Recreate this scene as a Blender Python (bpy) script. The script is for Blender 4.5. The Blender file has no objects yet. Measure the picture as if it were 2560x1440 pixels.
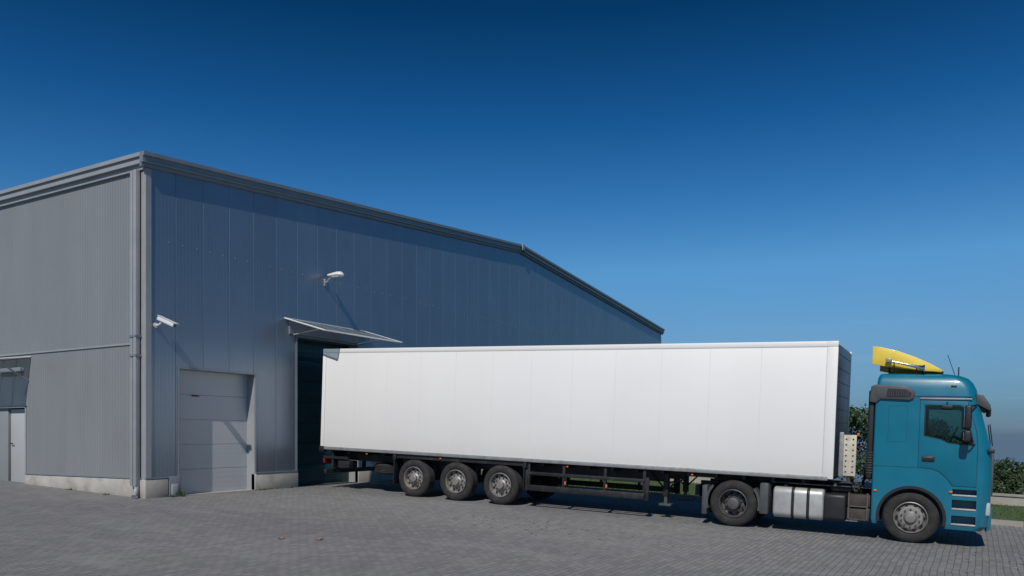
import bpy, bmesh, math, random
from mathutils import Vector, Matrix, Quaternion
random.seed(7)
scene = bpy.context.scene
scene.view_settings.view_transform = 'Standard'
scene.view_settings.look = 'None'
scene.view_settings.exposure = 0
COL = scene.collection

# ------------------------------------------------------------------ materials
def new_mat(name):
    m = bpy.data.materials.new(name); m.use_nodes = True
    nt = m.node_tree; nt.nodes.clear()
    out = nt.nodes.new('ShaderNodeOutputMaterial')
    b = nt.nodes.new('ShaderNodeBsdfPrincipled')
    nt.links.new(b.outputs[0], out.inputs[0])
    return m, nt, b, out
def N(nt, t, **kw):
    n = nt.nodes.new(t)
    for k, v in kw.items(): setattr(n, k, v)
    return n
def L(nt, a, b): nt.links.new(a, b)
def mixcol(nt, fac, a, b, mode='MIX'):
    n = N(nt, 'ShaderNodeMix', data_type='RGBA', blend_type=mode)
    for sock, v in ((n.inputs[0], fac), (n.inputs[6], a), (n.inputs[7], b)):
        if isinstance(v, bpy.types.NodeSocket): L(nt, v, sock)
        elif isinstance(v, (int, float)): sock.default_value = v
        else: sock.default_value = (*v, 1)
    return n.outputs[2]
def ramp(nt, sock, p0, p1, c0=(0,0,0), c1=(1,1,1)):
    r = N(nt, 'ShaderNodeValToRGB')
    r.color_ramp.elements[0].position = p0; r.color_ramp.elements[0].color = (*c0, 1)
    r.color_ramp.elements[1].position = p1; r.color_ramp.elements[1].color = (*c1, 1)
    L(nt, sock, r.inputs[0]); return r.outputs[0]
def noise(nt, vec, scale, detail=5, rough=.6, stretch=None):
    if stretch:
        mp = N(nt, 'ShaderNodeMapping'); mp.inputs['Scale'].default_value = stretch
        L(nt, vec, mp.inputs[0]); vec = mp.outputs[0]
    n = N(nt, 'ShaderNodeTexNoise'); n.inputs['Scale'].default_value = scale
    n.inputs['Detail'].default_value = detail; n.inputs['Roughness'].default_value = rough
    L(nt, vec, n.inputs['Vector']); return n.outputs[0]
def pm(name, col, rough=.5, metal=0., var=.2, scale=3., bump=0., coat=0., dirt=None, stretch=None, rvar=.12, low=None):
    m, nt, b, out = new_mat(name)
    tc = N(nt, 'ShaderNodeTexCoord').outputs['Object']
    n1 = noise(nt, tc, scale, stretch=stretch)
    f = ramp(nt, n1, .3, .7)
    dark = tuple(c*(1-var) for c in col)
    c = mixcol(nt, f, dark, col)
    if dirt:
        n2 = noise(nt, tc, scale*.6+.7, 6, .7)
        c = mixcol(nt, ramp(nt, n2, .5, .8), c, dirt)
    if low:   # road dust towards the bottom: (z0, z1, amount, colour)
        sp = N(nt, 'ShaderNodeSeparateXYZ'); L(nt, tc, sp.inputs[0])
        mr0 = N(nt, 'ShaderNodeMapRange'); L(nt, sp.outputs[2], mr0.inputs[0]); mr0.inputs[1].default_value = low[0]; mr0.inputs[2].default_value = low[1]
        mr0.inputs[3].default_value = low[2]; mr0.inputs[4].default_value = 0
        n4 = noise(nt, tc, 4, 6, .7)
        ml = N(nt, 'ShaderNodeMath', operation='MULTIPLY'); L(nt, mr0.outputs[0], ml.inputs[0]); L(nt, n4, ml.inputs[1])
        c = mixcol(nt, ml.outputs[0], c, low[3])
    L(nt, c, b.inputs['Base Color'])
    mr = N(nt, 'ShaderNodeMapRange'); L(nt, n1, mr.inputs[0])
    mr.inputs[3].default_value = max(0, rough-rvar); mr.inputs[4].default_value = min(1, rough+rvar)
    L(nt, mr.outputs[0], b.inputs['Roughness'])
    b.inputs['Metallic'].default_value = metal
    if coat: b.inputs['Coat Weight'].default_value = coat; b.inputs['Coat Roughness'].default_value = .08
    if bump:
        n3 = noise(nt, tc, 25)
        bp = N(nt, 'ShaderNodeBump'); bp.inputs['Strength'].default_value = bump; bp.inputs['Distance'].default_value = .02
        L(nt, n3, bp.inputs['Height']); L(nt, bp.outputs[0], b.inputs['Normal'])
    return m

def panel_mat(name, col, metal, rough, period=.1, strength=.5, var=.05):
    m, nt, b, out = new_mat(name)
    tc = N(nt, 'ShaderNodeTexCoord').outputs['Object']
    sp = N(nt, 'ShaderNodeSeparateXYZ'); L(nt, tc, sp.inputs[0])
    ad = N(nt, 'ShaderNodeMath', operation='ADD'); L(nt, sp.outputs[0], ad.inputs[0]); L(nt, sp.outputs[1], ad.inputs[1])
    mu = N(nt, 'ShaderNodeMath', operation='MULTIPLY'); L(nt, ad.outputs[0], mu.inputs[0]); mu.inputs[1].default_value = 2*math.pi/period
    si = N(nt, 'ShaderNodeMath', operation='SINE'); L(nt, mu.outputs[0], si.inputs[0])
    bp = N(nt, 'ShaderNodeBump'); bp.inputs['Strength'].default_value = strength; bp.inputs['Distance'].default_value = .004
    L(nt, si.outputs[0], bp.inputs['Height']); L(nt, bp.outputs[0], b.inputs['Normal'])
    dv = N(nt, 'ShaderNodeMath', operation='DIVIDE'); L(nt, ad.outputs[0], dv.inputs[0]); dv.inputs[1].default_value = .8
    fl = N(nt, 'ShaderNodeMath', operation='FLOOR'); L(nt, dv.outputs[0], fl.inputs[0])
    wn = N(nt, 'ShaderNodeTexWhiteNoise', noise_dimensions='1D'); L(nt, fl.outputs[0], wn.inputs['W'])
    c = mixcol(nt, wn.outputs[0], tuple(x*(1-var) for x in col), tuple(x*(1+var*.6) for x in col))
    n1 = noise(nt, tc, 1.2, 6, .6, stretch=(1.2, 1.2, .5))
    c = mixcol(nt, ramp(nt, n1, .35, .8), c, tuple(x*.9 for x in col))
    L(nt, c, b.inputs['Base Color'])
    mr = N(nt, 'ShaderNodeMapRange'); L(nt, n1, mr.inputs[0]); mr.inputs[3].default_value = rough-.03; mr.inputs[4].default_value = rough+.04
    L(nt, mr.outputs[0], b.inputs['Roughness'])
    b.inputs['Metallic'].default_value = metal
    return m

M_panel_shade = panel_mat('wall_panel_shade_tone', (.225,.275,.335), .66, .36, strength=.22)  # same cladding; grazing light and sky reflection put into a darker, bluer base
M_panel_lit = panel_mat('wall_panel_lit_tone', (.265,.272,.275), .2, .5, strength=.85, var=.03)  # same cladding, base colour set to the tone of the sunlit side
M_trim = pm('trim_paint', (.24,.27,.30), .45, .3, .15, 2)
M_trim_light = pm('corner_trim_paint', (.34,.355,.365), .45, .12, .12, 2)
M_plinth = pm('plinth_concrete', (.48,.455,.41), .85, 0, .25, 2.5, .3, dirt=(.26,.22,.17), low=(-.05,.3,.8,(.20,.17,.13)))
M_white = pm('white_metal', (.72,.72,.70), .4, 0, .08, 4)
M_rivet = pm('rivet_metal', (.34,.38,.42), .4, .4)
M_roof = pm('roof_sheet', (.25,.27,.29), .5, .5)
M_door = pm('roller_door_paint', (.50,.52,.53), .45, .1, .06, 1.0)
M_greydoor = pm('grey_door_paint', (.42,.43,.43), .5, 0, .08, 1.0)
M_sidepan = pm('side_panel_paint', (.24,.255,.26), .5, 0, .08, 1.0)
M_dark_doorway = pm('dark_doorway_tone', (.018,.075,.092), .35, .1, .3, 1.5)  # darkness of the open doorway painted as a teal leaf colour
M_black = pm('black_plastic', (.018,.018,.02), .5, 0, .3, 6)
M_chassis = pm('chassis_paint', (.016,.016,.018), .6, .1, .4, 5, dirt=(.06,.055,.05))
M_tyre = pm('tyre_rubber', (.024,.023,.023), .85, 0, .3, 8, .2, dirt=(.06,.056,.052))
M_rim = pm('rim_steel', (.33,.31,.285), .5, .45, .25, 9, dirt=(.14,.115,.09))
M_rimdark = pm('rim_steel_dark', (.15,.14,.135), .55, .5, .3, 9, dirt=(.06,.055,.05))
M_hole_shade = pm('rim_hole_shade', (.008,.008,.008), .9)  # near-black colour standing in for the shade inside the holes
M_teal = pm('teal_cab_paint', (.0,.150,.235), .38, 0, .10, 2.5, coat=.22, dirt=(.001,.140,.215), low=(.3,1.2,.35,(.10,.15,.17)))
M_yellow = pm('yellow_paint', (.78,.58,.06), .4, 0, .10, 4, coat=.2)
M_alu = pm('aluminium', (.52,.52,.50), .5, .45, .15, 6, dirt=(.36,.35,.32))
M_chrome = pm('chrome', (.75,.75,.75), .15, 1, .05, 6, rvar=.05)
M_rail = pm('trailer_rail', (.34,.35,.35), .5, .4, .2, 5, dirt=(.14,.13,.12))
M_bulk = pm('bulkhead', (.10,.11,.13), .4, .3, .2, 2)
M_orange = pm('orange_lens', (.62,.15,.02), .25, 0, .05)
M_red = pm('red_lens', (.16,.01,.008), .25, 0, .05)
M_cream = pm('cream_panel', (.62,.58,.46), .5, 0, .2, 8, dirt=(.3,.24,.15))
M_seat = pm('seat_cloth', (.03,.03,.035), .9)
M_lens = pm('clear_lens', (.6,.62,.62), .12, .3, .05)
M_greypl = pm('grey_plastic', (.065,.07,.075), .55, 0, .2, 5, dirt=(.10,.10,.09))
M_kerb = pm('kerb_concrete', (.34,.33,.30), .9, 0, .25, 3, .4)
M_lowwall = pm('low_wall_render', (.40,.37,.33), .9, 0, .2, 1.5, .3)
M_bark = pm('bark', (.09,.065,.045), .9, 0, .4, 9, .5)
M_dryleaf = pm('dry_leaf', (.36,.22,.10), .8)
M_brown = pm('battery_box', (.065,.055,.045), .7, .1, .4, 8, dirt=(.11,.08,.055))
M_tealline = pm('teal_shut_line', (.0,.03,.045), .7)

def white_box_mat():
    m, nt, b, out = new_mat('trailer_white_paint')
    tc = N(nt, 'ShaderNodeTexCoord').outputs['Object']
    n1 = noise(nt, tc, .7, 6, .6, stretch=(1., 1, .5))
    c = mixcol(nt, ramp(nt, n1, .4, .8), (.815,.795,.765), (.785,.765,.735))
    sp = N(nt, 'ShaderNodeSeparateXYZ'); L(nt, tc, sp.inputs[0])
    low = N(nt, 'ShaderNodeMapRange'); L(nt, sp.outputs[2], low.inputs[0]); low.inputs[1].default_value = 1.15; low.inputs[2].default_value = 1.6
    low.inputs[3].default_value = .28; low.inputs[4].default_value = 0
    n2 = noise(nt, tc, 5, 6, .7, stretch=(1, 1, .35))
    ml = N(nt, 'ShaderNodeMath', operation='MULTIPLY'); L(nt, low.outputs[0], ml.inputs[0]); L(nt, n2, ml.inputs[1])
    c = mixcol(nt, ml.outputs[0], c, (.42,.38,.32))
    n4 = noise(nt, tc, 3.2, 3, .8, stretch=(.5, 1, 3))
    c = mixcol(nt, ramp(nt, n4, .70, .78, (0,0,0), (.35,.35,.35)), c, (.5,.49,.47))
    L(nt, c, b.inputs['Base Color']); b.inputs['Roughness'].default_value = .42
    return m
M_box = white_box_mat()
M_seam = pm('panel_seam', (.755,.735,.71), .6)
M_seamd = pm('panel_seam_dark', (.48,.47,.46), .6)

def glass_mat(name, tint):
    m, nt, b, out = new_mat(name); nt.nodes.remove(b)
    t = N(nt, 'ShaderNodeBsdfTransparent'); t.inputs[0].default_value = (*tint, 1)
    g = N(nt, 'ShaderNodeBsdfGlossy'); g.inputs['Roughness'].default_value = .03; g.inputs[0].default_value = (.9,.95,1,1)
    fr = N(nt, 'ShaderNodeFresnel'); fr.inputs[0].default_value = 1.6
    mx = N(nt, 'ShaderNodeMixShader'); L(nt, fr.outputs[0], mx.inputs[0]); L(nt, t.outputs[0], mx.inputs[1]); L(nt, g.outputs[0], mx.inputs[2])
    L(nt, mx.outputs[0], out.inputs[0]); return m
M_glass = glass_mat('cab_glass', (.50,.68,.66))
def poly_mat():
    m, nt, b, out = new_mat('polycarbonate')
    b.inputs['Base Color'].default_value = (.35,.42,.46,1); b.inputs['Roughness'].default_value = .25
    t = N(nt, 'ShaderNodeBsdfTransparent'); t.inputs[0].default_value = (.70,.76,.80,1)
    tc = N(nt, 'ShaderNodeTexCoord').outputs['Object']; n1 = noise(nt, tc, 3)
    mr = N(nt, 'ShaderNodeMapRange'); L(nt, n1, mr.inputs[0]); mr.inputs[3].default_value = .2; mr.inputs[4].default_value = .5
    mx = N(nt, 'ShaderNodeMixShader'); L(nt, mr.outputs[0], mx.inputs[0]); L(nt, t.outputs[0], mx.inputs[1]); L(nt, b.outputs[0], mx.inputs[2])
    L(nt, mx.outputs[0], out.inputs[0]); return m
M_poly = poly_mat()

def paver_mat():
    m, nt, b, out = new_mat('concrete_pavers')
    tc = N(nt, 'ShaderNodeTexCoord').outputs['Object']
    br = N(nt, 'ShaderNodeTexBrick'); br.inputs['Scale'].default_value = 1
    br.inputs['Brick Width'].default_value = .20; br.inputs['Row Height'].default_value = .10
    br.inputs['Mortar Size'].default_value = .007; br.inputs['Mortar Smooth'].default_value = .3
    br.inputs['Color1'].default_value = (.165,.164,.164,1); br.inputs['Color2'].default_value = (.225,.222,.220,1)
    wn = N(nt, 'ShaderNodeTexNoise'); wn.inputs['Scale'].default_value = .7; wn.inputs['Detail'].default_value = 3; L(nt, tc, wn.inputs['Vector'])
    vs = N(nt, 'ShaderNodeVectorMath', operation='SUBTRACT'); L(nt, wn.outputs['Color'], vs.inputs[0]); vs.inputs[1].default_value = (.5,.5,.5)
    vm = N(nt, 'ShaderNodeVectorMath', operation='SCALE'); L(nt, vs.outputs[0], vm.inputs[0]); vm.inputs['Scale'].default_value = .09
    va = N(nt, 'ShaderNodeVectorMath', operation='ADD'); L(nt, tc, va.inputs[0]); L(nt, vm.outputs[0], va.inputs[1])
    L(nt, va.outputs[0], br.inputs['Vector'])
    g = noise(nt, tc, .45, 5, .6)
    gm = ramp(nt, g, .56, .66)
    mort = mixcol(nt, gm, (.105,.102,.098), (.115,.12,.05)); L(nt, mort, br.inputs['Mortar'])
    c = br.outputs[0]
    big = noise(nt, tc, .25, 7, .6, stretch=(1, .6, 1))
    c = mixcol(nt, 1, c, ramp(nt, big, .3, .72, (.86,.86,.87), (1.12,1.11,1.10)), 'MULTIPLY')
    dust = noise(nt, tc, .8, 8, .7, stretch=(1.6, .4, 1))
    c = mixcol(nt, ramp(nt, dust, .54, .84, (0,0,0), (.6,.6,.6)), c, (.29,.29,.285))
    st = noise(nt, tc, 2.3, 6, .75)
    c = mixcol(nt, ramp(nt, st, .62, .78, (0,0,0), (.55,.55,.55)), c, (.10,.097,.094))
    sp = noise(nt, tc, 18, 3, .6)
    c = mixcol(nt, 1, c, ramp(nt, sp, .35, .65, (.9,.9,.9), (1.08,1.08,1.08)), 'MULTIPLY')
    L(nt, c, b.inputs['Base Color']); b.inputs['Roughness'].default_value = .85
    fine = noise(nt, tc, 60, 4)
    inv = N(nt, 'ShaderNodeMath', operation='MULTIPLY_ADD'); L(nt, br.outputs['Fac'], inv.inputs[0]); inv.inputs[1].default_value = -1; L(nt, fine, inv.inputs[2])
    bp = N(nt, 'ShaderNodeBump'); bp.inputs['Strength'].default_value = .6; bp.inputs['Distance'].default_value = .005
    L(nt, inv.outputs[0], bp.inputs['Height']); L(nt, bp.outputs[0], b.inputs['Normal'])
    return m
M_paver = paver_mat()
def grass_mat(name, haze=False):
    m, nt, b, out = new_mat(name)
    tc = N(nt, 'ShaderNodeTexCoord').outputs['Object']
    n1 = noise(nt, tc, 2.2, 8, .7); n2 = noise(nt, tc, 30, 4)
    c = mixcol(nt, ramp(nt, n1, .3, .7), (.030,.075,.016), (.06,.11,.025))
    c = mixcol(nt, ramp(nt, n2, .4, .7), c, (.085,.11,.04))
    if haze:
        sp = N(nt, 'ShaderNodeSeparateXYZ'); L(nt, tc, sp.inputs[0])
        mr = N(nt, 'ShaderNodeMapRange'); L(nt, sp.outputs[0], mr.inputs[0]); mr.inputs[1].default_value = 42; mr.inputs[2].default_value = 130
        c = mixcol(nt, mr.outputs[0], c, (.125,.195,.265))  # aerial haze painted into the base colour of the distant ground
    L(nt, c, b.inputs['Base Color']); b.inputs['Roughness'].default_value = .9
    if haze: b.inputs['Specular IOR Level'].default_value = 0
    return m
M_grass = grass_mat('lawn_grass'); M_field = grass_mat('field_grass_hazed', True)
def leaf_mat(name, c0, c1):
    m, nt, b, out = new_mat(name)
    oi = N(nt, 'ShaderNodeTexCoord').outputs['Object']
    n1 = noise(nt, oi, 1.8, 5, .7)
    L(nt, mixcol(nt, ramp(nt, n1, .35, .65), c0, c1), b.inputs['Base Color'])
    b.inputs['Roughness'].default_value = .6
    return m
M_leaf = leaf_mat('foliage', (.018,.038,.013), (.042,.075,.026))

# ------------------------------------------------------------------ geometry builder
class B:
    def __init__(s): s.bm = bmesh.new(); s.mats = []
    def mi(s, mat):
        if mat not in s.mats: s.mats.append(mat)
        return s.mats.index(mat)
    def raw(s, vs, fs, mat):
        k = s.mi(mat); bv = [s.bm.verts.new(v) for v in vs]
        out = []
        for f in fs:
            try:
                fc = s.bm.faces.new([bv[i] for i in f]); fc.material_index = k; out.append(fc)
            except ValueError: pass
        return bv, out
    def box(s, x0, x1, y0, y1, z0, z1, mat, bev=0., seg=2, M=None):
        vs = [(x0,y0,z0),(x1,y0,z0),(x1,y1,z0),(x0,y1,z0),(x0,y0,z1),(x1,y0,z1),(x1,y1,z1),(x0,y1,z1)]
        if M is not None: vs = [M @ Vector(v) for v in vs]
        fs = [(0,3,2,1),(4,5,6,7),(0,1,5,4),(1,2,6,5),(2,3,7,6),(3,0,4,7)]
        bv, fc = s.raw(vs, fs, mat)
        if bev:
            ed = list({e for f in fc for e in f.edges})
            r = bmesh.ops.bevel(s.bm, geom=ed, offset=bev, segments=seg, profile=.5, affect='EDGES')
            k = s.mi(mat)
            for f in r['faces']: f.material_index = k
        return s
    def cyl(s, p0, p1, r, mat, seg=16, r2=None, cap=True):
        p0 = Vector(p0); p1 = Vector(p1); d = (p1-p0).normalized()
        a = d.orthogonal().normalized(); b = d.cross(a)
        r2 = r if r2 is None else r2
        vs = []
        for p, rr in ((p0, r), (p1, r2)):
            for i in range(seg):
                t = 2*math.pi*i/seg; vs.append(p + a*math.cos(t)*rr + b*math.sin(t)*rr)
        fs = [(i, (i+1) % seg, seg+(i+1) % seg, seg+i) for i in range(seg)]
        if cap: fs += [tuple(reversed(range(seg))), tuple(range(seg, 2*seg))]
        s.raw(vs, fs, mat); return s
    def tube(s, pts, r, mat, seg=8):
        pts = [Vector(p) for p in pts]; vs = []; up = None
        for i, p in enumerate(pts):
            d = (pts[min(i+1, len(pts)-1)]-pts[max(i-1, 0)]).normalized()
            if up is None: up = d.orthogonal().normalized()
            a = (up-d*up.dot(d)).normalized(); up = a; b = d.cross(a)
            for k in range(seg):
                t = 2*math.pi*k/seg; vs.append(p+a*math.cos(t)*r+b*math.sin(t)*r)
        fs = []
        for i in range(len(pts)-1):
            for k in range(seg):
                fs.append((i*seg+k, i*seg+(k+1) % seg, (i+1)*seg+(k+1) % seg, (i+1)*seg+k))
        fs += [tuple(reversed(range(seg))), tuple(range((len(pts)-1)*seg, len(pts)*seg))]
        s.raw(vs, fs, mat); return s
    def revolve(s, prof, mat, seg=48, a0=0, a1=2*math.pi, c=(0,0,0)):
        full = abs(a1-a0-2*math.pi) < 1e-6; n = seg if full else seg+1
        vs = []
        for i in range(n):
            t = a0+(a1-a0)*i/seg
            for r, y in prof: vs.append((c[0]+r*math.cos(t), c[1]+y, c[2]+r*math.sin(t)))
        m = len(prof); fs = []
        for i in range(seg):
            j = (i+1) % n
            for k in range(m-1): fs.append((i*m+k, i*m+k+1, j*m+k+1, j*m+k))
        s.raw(vs, fs, mat); return s
    def prism(s, pts, y0, y1, mat, bev=0):
        n = len(pts)
        vs = [(x, y0, z) for x, z in pts]+[(x, y1, z) for x, z in pts]
        fs = [tuple(range(n)), tuple(reversed(range(n, 2*n)))]+[(i, n+i, n+(i+1) % n, (i+1) % n) for i in range(n)]
        bv, fc = s.raw(vs, fs, mat)
        if bev:
            bmesh.ops.recalc_face_normals(s.bm, faces=fc)
            ed = list({e for f in fc[:2] for e in f.edges})
            r = bmesh.ops.bevel(s.bm, geom=ed, offset=bev, segments=2, profile=.5, affect='EDGES')
            k = s.mi(mat)
            for f in r['faces']: f.material_index = k
        return s
    def hexa(s, v8, mat):
        s.raw(v8, [(0,3,2,1),(4,5,6,7),(0,1,5,4),(1,2,6,5),(2,3,7,6),(3,0,4,7)], mat); return s
    def obj(s, name, parent=None, angle=35, recalc=True, loc=None):
        if recalc: bmesh.ops.recalc_face_normals(s.bm, faces=s.bm.faces[:])
        me = bpy.data.meshes.new(name); s.bm.to_mesh(me); s.bm.free()
        for m in s.mats: me.materials.append(m)
        for p in me.polygons: p.use_smooth = True
        me.set_sharp_from_angle(angle=math.radians(angle))
        o = bpy.data.objects.new(name, me); COL.objects.link(o)
        if parent is not None: o.parent = parent
        if loc: o.location = loc
        return o
def empty(name, parent=None, loc=(0,0,0)):
    o = bpy.data.objects.new(name, None); o.empty_display_size = .2; COL.objects.link(o)
    o.location = loc
    if parent is not None: o.parent = parent
    return o
def tag(o, label, cat, group=None, kind=None):
    o['label'] = label; o['category'] = cat
    if group: o['group'] = group
    if kind: o['kind'] = kind
def boolean(o, cutter, op='DIFFERENCE'):
    m = o.modifiers.new('b', 'BOOLEAN'); m.operation = op; m.object = cutter; m.solver = 'EXACT'
    apply(o)
def apply(o):
    dg = bpy.context.evaluated_depsgraph_get(); dg.update()
    me = bpy.data.meshes.new_from_object(o.evaluated_get(dg)); old = o.data
    o.modifiers.clear(); o.data = me; me.name = o.name
    me.set_sharp_from_angle(angle=math.radians(30))
def kill(o): bpy.data.objects.remove(o)

# ------------------------------------------------------------------ ground
SL = .04; WY = 16.68; CX = 11.89; EX = 47.2; AX = (CX+EX)/2; ZE = 7.9; ZA = 9.4
def gz(x, y):
    z = SL*(min(max(y, -20), 40)-WY)
    if x > 31: z -= min((x-31)*.055, 7)
    return z
def sheet(name, xs, ys, dz, mat):
    b = B(); vs = [(x, y, gz(x, y)+dz) for y in ys for x in xs]; n = len(xs)
    fs = [(j*n+i, j*n+i+1, (j+1)*n+i+1, (j+1)*n+i) for j in range(len(ys)-1) for i in range(n-1)]
    b.raw(vs, fs, mat); o = b.obj(name); return o
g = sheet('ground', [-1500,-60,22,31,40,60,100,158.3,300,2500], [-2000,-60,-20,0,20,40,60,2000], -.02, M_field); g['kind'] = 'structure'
g = sheet('yard_pavement', [-60,22.5], [-60,-20,0,20,40,60], 0, M_paver); g['kind'] = 'structure'
g = sheet('lawn', [22.66,28.3], [-60,-20,0,WY-.1], .07, M_grass); g['kind'] = 'structure'
def gprism(b, x0, x1, ya, yb, h0, h1, mat):
    v = [(x0,ya,gz(x0,ya)+h0),(x1,ya,gz(x0,ya)+h0),(x1,yb,gz(x0,yb)+h0),(x0,yb,gz(x0,yb)+h0),
         (x0,ya,gz(x0,ya)+h1),(x1,ya,gz(x0,ya)+h1),(x1,yb,gz(x0,yb)+h1),(x0,yb,gz(x0,yb)+h1)]
    b.hexa(v, mat)
b = B()
y = -20.
while y < WY-.2:
    y2 = min(y+1., WY-.1); gprism(b, 22.5, 22.66, y+.006, y2-.006, -.1, .12, M_kerb); y = y2
gprism(b, 22.5, 22.66, -60, -20.01, -.1, .12, M_kerb)
o = b.obj('kerb'); o['kind'] = 'structure'
b = B(); gprism(b, 28.3, 28.55, -20, WY-.1, -.1, .34, M_lowwall); gprism(b, 28.26, 28.6, -20, WY-.1, .342, .40, M_kerb)
gprism(b, 28.3, 28.55, -60, -20.01, -.1, .34, M_lowwall); gprism(b, 28.26, 28.6, -60, -20.01, .342, .40, M_kerb)
o = b.obj('low_wall'); tag(o, 'low beige rendered wall behind the grass strip', 'wall')
b = B()
for i in range(9000):
    x = random.uniform(22.7, 28.2); y = random.uniform(-8, 15); z = gz(x, y)+.07
    h = random.uniform(.03, .10); a = random.uniform(0, math.pi); w = .012
    dx, dy = math.cos(a)*w, math.sin(a)*w
    b.raw([(x-dx,y-dy,z),(x+dx,y+dy,z),(x+random.uniform(-.04,.04),y+random.uniform(-.04,.04),z+h)], [(0,1,2)], M_grass)
o = b.obj('grass', recalc=False); tag(o, 'short green lawn grass beside the kerb', 'grass', kind='stuff')
b = B()
def tuft(x, y, n, R, H):
    for i in range(n):
        a = random.uniform(0, 6.28); r = random.uniform(0, R); px, py = x+math.cos(a)*r, y+math.sin(a)*r
        h = random.uniform(.4, 1)*H; t = random.uniform(0, 3.14); w = .012; z = gz(px, py)
        b.raw([(px-math.cos(t)*w,py-math.sin(t)*w,z),(px+math.cos(t)*w,py+math.sin(t)*w,z),(px+random.uniform(-.06,.06),py+random.uniform(-.06,.06),z+h)], [(0,1,2)], M_grass)
tuft(12.75, WY-.1, 60, .12, .22); tuft(12.5, WY-.12, 30, .1, .1); tuft(11.7, 17.9, 20, .1, .08); tuft(11.75, 19.4, 20, .1, .08)
for i in range(26): tuft(random.uniform(15.2, 16.6), WY-.05, 5, .06, .06)
# joint weeds follow the paving rows
for i in range(70):
    tuft(round((14.2+random.gauss(0,.5))/.2)*.2, round((8.0+random.gauss(0,1.3))/.1)*.1, 3, .03, .02)
for i in range(80):
    tuft(round((15.6+random.gauss(0,.7))/.2)*.2, round((-1.3+random.gauss(0,.9))/.1)*.1, 3, .03, .02)
o = b.obj('weeds', recalc=False); tag(o, 'small green weeds in the paving joints and along the plinth', 'weeds', kind='stuff')
for (x, y, rz) in ((9.68,10.03,.4),(10.0,9.5,1.7)):
    b = B(); z = gz(x, y)+.006
    n = 9; vs = [(math.cos(2*math.pi*i/n)*.07*(1+.3*(i % 2)), math.sin(2*math.pi*i/n)*.045*(1+.3*(i % 2)), .012*math.sin(i*2.)+.012) for i in range(n)]+[(0,0,.004)]
    b.raw(vs, [(i, (i+1) % n, n) for i in range(n)], M_dryleaf)
    o = b.obj('fallen_leaf', loc=(x,y,z), recalc=False); o.rotation_euler[2] = rz
    tag(o, 'dry brown fallen leaf on the paving', 'leaf', 'fallen leaves on the yard')

# ------------------------------------------------------------------ warehouse
W = empty('warehouse', loc=(CX, WY, 0)); tag(W, 'grey-blue metal clad gabled warehouse with loading doors', 'warehouse')
OFF = Matrix.Translation((-CX, -WY, 0))
def wobj(b, name, parent=None, **k):
    bmesh.ops.transform(b.bm, matrix=OFF, verts=b.bm.verts[:])
    return b.obj(name, parent or W, **k)
def topz(x): return ZE+(ZA-ZE)*(1-abs(x-AX)/(AX-CX))
def clad(b, axis, plane, sgn, a0, a1, zb, topf, opens, mat, step=.8):
    pts = {a0: 0., a1: 0.}
    k = 1
    while a0+step*k < a1-.05:
        s = a0+step*k; pts[s-.010] = 0.; pts[s] = -.014; pts[s+.010] = 0.; k += 1
    for (o0, o1, oz) in opens: pts.setdefault(o0, 0.); pts.setdefault(o1, 0.)
    if axis == 'x': pts.setdefault(AX, 0.)
    ks = sorted(pts)
    def P(a, z):
        o = pts[a]*sgn
        return (a, plane+o, z) if axis == 'x' else (plane+o, a, z)
    for i in range(len(ks)-1):
        p, q = ks[i], ks[i+1]; mid = (p+q)/2; z0 = zb
        for (o0, o1, oz) in opens:
            if o0 < mid < o1: z0 = oz
        b.raw([P(p, z0), P(q, z0), P(q, topf(q)), P(p, topf(p))], [(0,1,2,3)], mat)
RD = (12.81, 15.11, 3.08); DD = (16.68, 19.25, 4.26)
b = B(); clad(b, 'x', WY, -1, CX, EX, .45, topz, [RD, DD], M_panel_shade)
x = CX+.6
while x < 41:
    b.box(x-.012, x+.012, WY-.014, WY, 6.06, 6.084, M_rivet); x += .4
wobj(b, 'wall', recalc=False)
LD = (21.6, 23.6, 2.25)
b = B(); clad(b, 'y', CX, -1, WY, 60, .45, lambda a: ZE, [LD], M_panel_lit)
b.box(CX-.03, CX, WY+.1, 60, 3.60, 3.64, M_trim_light)
wobj(b, 'wall', recalc=False)
b = B(); clad(b, 'y', EX, 1, WY, 60, .3, lambda a: ZE, [], M_panel_lit); clad(b, 'x', 60, 1, CX, EX, .3, topz, [], M_panel_lit)
wobj(b, 'wall', recalc=False)
b = B()
for (xa, xb, za, zb) in ((CX-.16, AX, ZE+.06, ZA+.07), (AX, EX+.16, ZA+.07, ZE+.06)):
    b.hexa([(xa,WY-.1,za-.05),(xb,WY-.1,zb-.05),(xb,60.1,zb-.05),(xa,60.1,za-.05),(xa,WY-.1,za),(xb,WY-.1,zb),(xb,60.1,zb),(xa,60.1,za)], M_roof)
wobj(b, 'roof')
b = B()
for (xa, xb, za, zb) in ((CX-.17, AX-.02, ZE+.1, ZA+.11), (AX+.02, EX+.17, ZA+.11, ZE+.1)):
    for (o, d0, d1) in ((.17, -.09, 0), (.12, -.21, -.092), (.14, -.24, -.212), (.07, -.33, -.242)):
        b.hexa([(xa,WY-o,za+d0),(xb,WY-o,zb+d0),(xb,WY-.003,zb+d0),(xa,WY-.003,za+d0),(xa,WY-o,za+d1),(xb,WY-o,zb+d1),(xb,WY-.003,zb+d1),(xa,WY-.003,za+d1)], M_trim)
wobj(b, 'fascia')
b = B(); b.box(AX-.10, AX+.12, WY-.20, WY-.16, ZA-.12, ZA+.14, M_trim_light, .01); wobj(b, 'ridge_cap')
b = B()
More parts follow.
